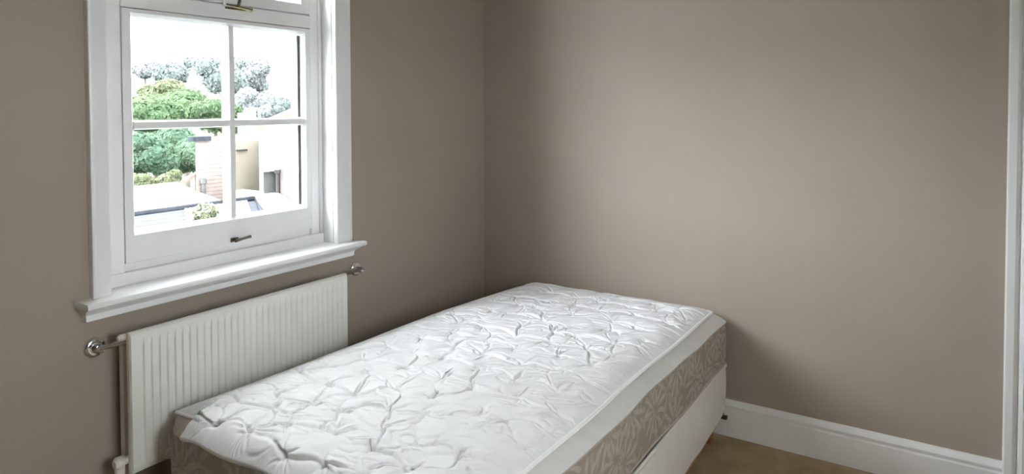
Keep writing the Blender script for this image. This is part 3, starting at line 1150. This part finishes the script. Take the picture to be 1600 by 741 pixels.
prism(bm, [(-6.15, 3.42), (-7.95, 4.62), (-8.95, 4.62), (-9.38, 5.0), (-8.02, 5.0), (-6.12, 4.02)], -4.2, -0.115)
obj('roof_deck', bm, M['pale_roof'], wr2)

ct = thing('far_cottage', 'small white cottage with a tall gable on the far hillside', 'cottage', (-55, 32.5, ground_z(-55)))
bm = bmesh.new()
prism(bm, [(-54.5, 30.0), (-54.5, 32.3), (-57, 33.5), (-57, 31.2)], 1.0, 3.55)
obj('wing', bm, M['white_cottage'], ct)
bm = bmesh.new()
loft(bm, [[(-54.2, 32.3, 1.0), (-54.2, 34.3, 1.0), (-54.2, 34.3, 3.6), (-54.2, 33.75, 5.2), (-54.2, 32.95, 5.2), (-54.2, 32.3, 3.6)],
          [(-57.5, 33.9, 1.0), (-57.5, 35.9, 1.0), (-57.5, 35.9, 3.6), (-57.5, 35.35, 5.2), (-57.5, 34.55, 5.2), (-57.5, 33.9, 3.6)]])
obj('gable', bm, M['white_cottage'], ct)
obj('chimney', boxes((-54.6, -54.1, 33.1, 33.65, 5.15, 5.55)), M['white_cottage'], ct)


# ---- trees: leaf clusters over lumpy crowns, a trunk down to the ground
def crown(blobs, n, leaf, seed):
    r = np.random.default_rng(seed)
    P, Nn = [], []
    w = np.array([b[3] ** 2 for b in blobs])
    w = w / w.sum()
    for i, (x, y, z, rad_) in enumerate(blobs):
        k = max(20, int(n * w[i]))
        d = r.normal(size=(k, 3))
        d /= np.linalg.norm(d, axis=1)[:, None]
        rr_ = rad_ * (0.80 + 0.26 * r.random(k))[:, None]
        P.append(np.array([x, y, z]) + d * rr_ * np.array([1, 1, 0.85]))
        Nn.append(d + r.normal(0, 0.30, size=(k, 3)))
    P = np.concatenate(P)
    Nn = np.concatenate(Nn)
    Nn /= np.linalg.norm(Nn, axis=1)[:, None]
    a = np.cross(Nn, r.normal(size=Nn.shape))
    a /= np.linalg.norm(a, axis=1)[:, None]
    b = np.cross(Nn, a)
    s = leaf * (0.6 + 0.8 * r.random(len(P)))[:, None]
    V = np.stack([P - a * s, P + b * s * 0.55 + Nn * s * 0.15, P + a * s, P - b * s * 0.55 + Nn * s * 0.15], 1).reshape(-1, 3)
    F = np.arange(len(V)).reshape(-1, 4)
    return V, F


def tree(x, y, z, rad_, m, label, seed, group, leaf, n=2600):
    r = random.Random(seed)
    gz = ground_z(x)
    root = thing('tree', label, 'tree', (x, y, gz), group)
    blobs = [(x, y, z, rad_ * 0.8)]
    for k in range(7):
        a = r.uniform(0, 6.28)
        blobs.append((x + math.cos(a) * rad_ * 0.6, y + math.sin(a) * rad_ * 0.6, z + r.uniform(-0.5, 0.55) * rad_, rad_ * r.uniform(0.35, 0.55)))
    V, F = crown(blobs, n, leaf, seed)
    fo = arr_mesh('foliage', V, F, m, root, smooth=False)
    fo['kind'] = 'stuff'
    bm = bmesh.new()
    for bx, by, bz, br in blobs:
        mm = Matrix.Translation((bx, by, bz)) @ Matrix.Diagonal((br * 0.9, br * 0.9, br * 0.77, 1))
        bmesh.ops.create_icosphere(bm, subdivisions=2, radius=1, matrix=mm)
    for vv in bm.verts:
        vv.co += Vector((r.uniform(-1, 1), r.uniform(-1, 1), r.uniform(-1, 1))) * rad_ * 0.05
    obj('inner_foliage', bm, m, root)['kind'] = 'stuff'
    bm = bmesh.new()
    tube(bm, [(x, y, gz - 0.2), (x + 0.05 * rad_, y, (gz + z) / 2), (x, y, z)], [0.12 * rad_, 0.09 * rad_, 0.05 * rad_], 8)
    obj('trunk', bm, M['bark'], root)
    return root


near = 'green trees beyond the roofs'
far = 'hazy trees along the far hill'
T = [  # x, y, z, radius, material, label, group, leaf
    (-22, 10.68, 1.18, 0.98, 'leaf_mid', 'mid green round tree at the left of the upper left pane, over the dark bushes', near, 0.085),
    (-26, 14.36, 1.41, 1.25, 'leaf_mid', 'broad light green tree in the middle of the upper left pane', near, 0.095),
    (-22.5, 13.44, 1.10, 1.00, 'leaf_mid', 'green tree behind the upright glazing bar, above the brick house', near, 0.085),
    (-17, 7.57, 0.10, 0.84, 'leaf_dark', 'dense dark green bush at the left edge of the lower left pane', near, 0.07),
    (-20.5, 10.43, 0.0, 1.0, 'leaf_dark', 'dense blue green tree in the middle of the lower left pane', near, 0.08),
    (-17.2, 9.24, 0.01, 0.76, 'leaf_dark', 'dense green tree touching the left corner of the pink brick house', near, 0.07),
    (-14.3, 6.01, -0.40, 0.30, 'leaf_bright', 'small yellow green shrub above the white roof, at the left edge of the pane', near, 0.05),
    (-14.3, 6.65, -0.42, 0.28, 'leaf_bright', 'small yellow green shrub above the white roof, nearer the brick house', near, 0.05),
    (-31, 16.17, 1.95, 1.00, 'leaf_bright', 'pale yellow green tree on the meadow below the white cottage', near, 0.11),
    (-76, 40.26, 5.67, 1.40, 'leaf_hazed_pale', 'pale hazy tree at the far left of the hilltop', far, 0.20),
    (-66, 37.53, 5.00, 1.75, 'leaf_hazed', 'grey green distant tree left of the white cottage gable', far, 0.19),
    (-74, 46.4, 5.6, 2.3, 'leaf_hazed', 'distant tree whose top shows over the cottage gable', far, 0.20),
    (-50, 32.41, 3.88, 2.05, 'leaf_hazed', 'tall blue grey distant tree right of the white cottage', far, 0.17),
    (-40, 25.68, 0.95, 1.55, 'leaf_hazed', 'grey green tree below and right of the white cottage', far, 0.14),
    (-60, 42.34, 4.73, 2.20, 'leaf_hazed_pale', 'very pale hazy tree high behind the right hand panes', far, 0.20),
    (-47, 33.44, 1.54, 1.60, 'leaf_hazed_pale', 'pale hazy tree above the white chimney', far, 0.17),
    (-31, 22.69, 1.02, 0.85, 'leaf_hazed_pale', 'pale grey bush showing above the terracotta verge', far, 0.09),
    (-26, 19.47, 1.52, 0.52, 'leaf_hazed', 'small grey tree rising over the roof of the gabled house', far, 0.07),
]
for i, (x, y, z, r_, m, lab, grp, leaf) in enumerate(T):
    tree(x, y, z, r_, M[m], lab, 100 + i, grp, leaf, 3600)

# flowering plant in a planter on the flat roof
pl = thing('flowering_plant', 'small pale flowering plant in a grey trough on the flat roof', 'plant', (-6.45, 2.56, -0.19))
blob = [(-6.38, 2.45, -0.04, 0.11), (-6.45, 2.57, 0.00, 0.12), (-6.52, 2.69, -0.03, 0.11), (-6.42, 2.52, 0.06, 0.07)]
V, F = crown(blob, 700, 0.03, 77)
arr_mesh('leaves', V, F, M['leaf_bright'], pl, smooth=False)['kind'] = 'stuff'
V, F = crown([(x, y, z + 0.02, r * 1.05) for x, y, z, r in blob], 260, 0.026, 78)
arr_mesh('petals', V, F, M['petal'], pl, smooth=False)['kind'] = 'stuff'
bm = bmesh.new()
prism(bm, [(-6.30, 2.40), (-6.42, 2.34), (-6.62, 2.72), (-6.50, 2.78)], -0.188, -0.10)
obj('trough', bm, M['pale_roof'], pl)
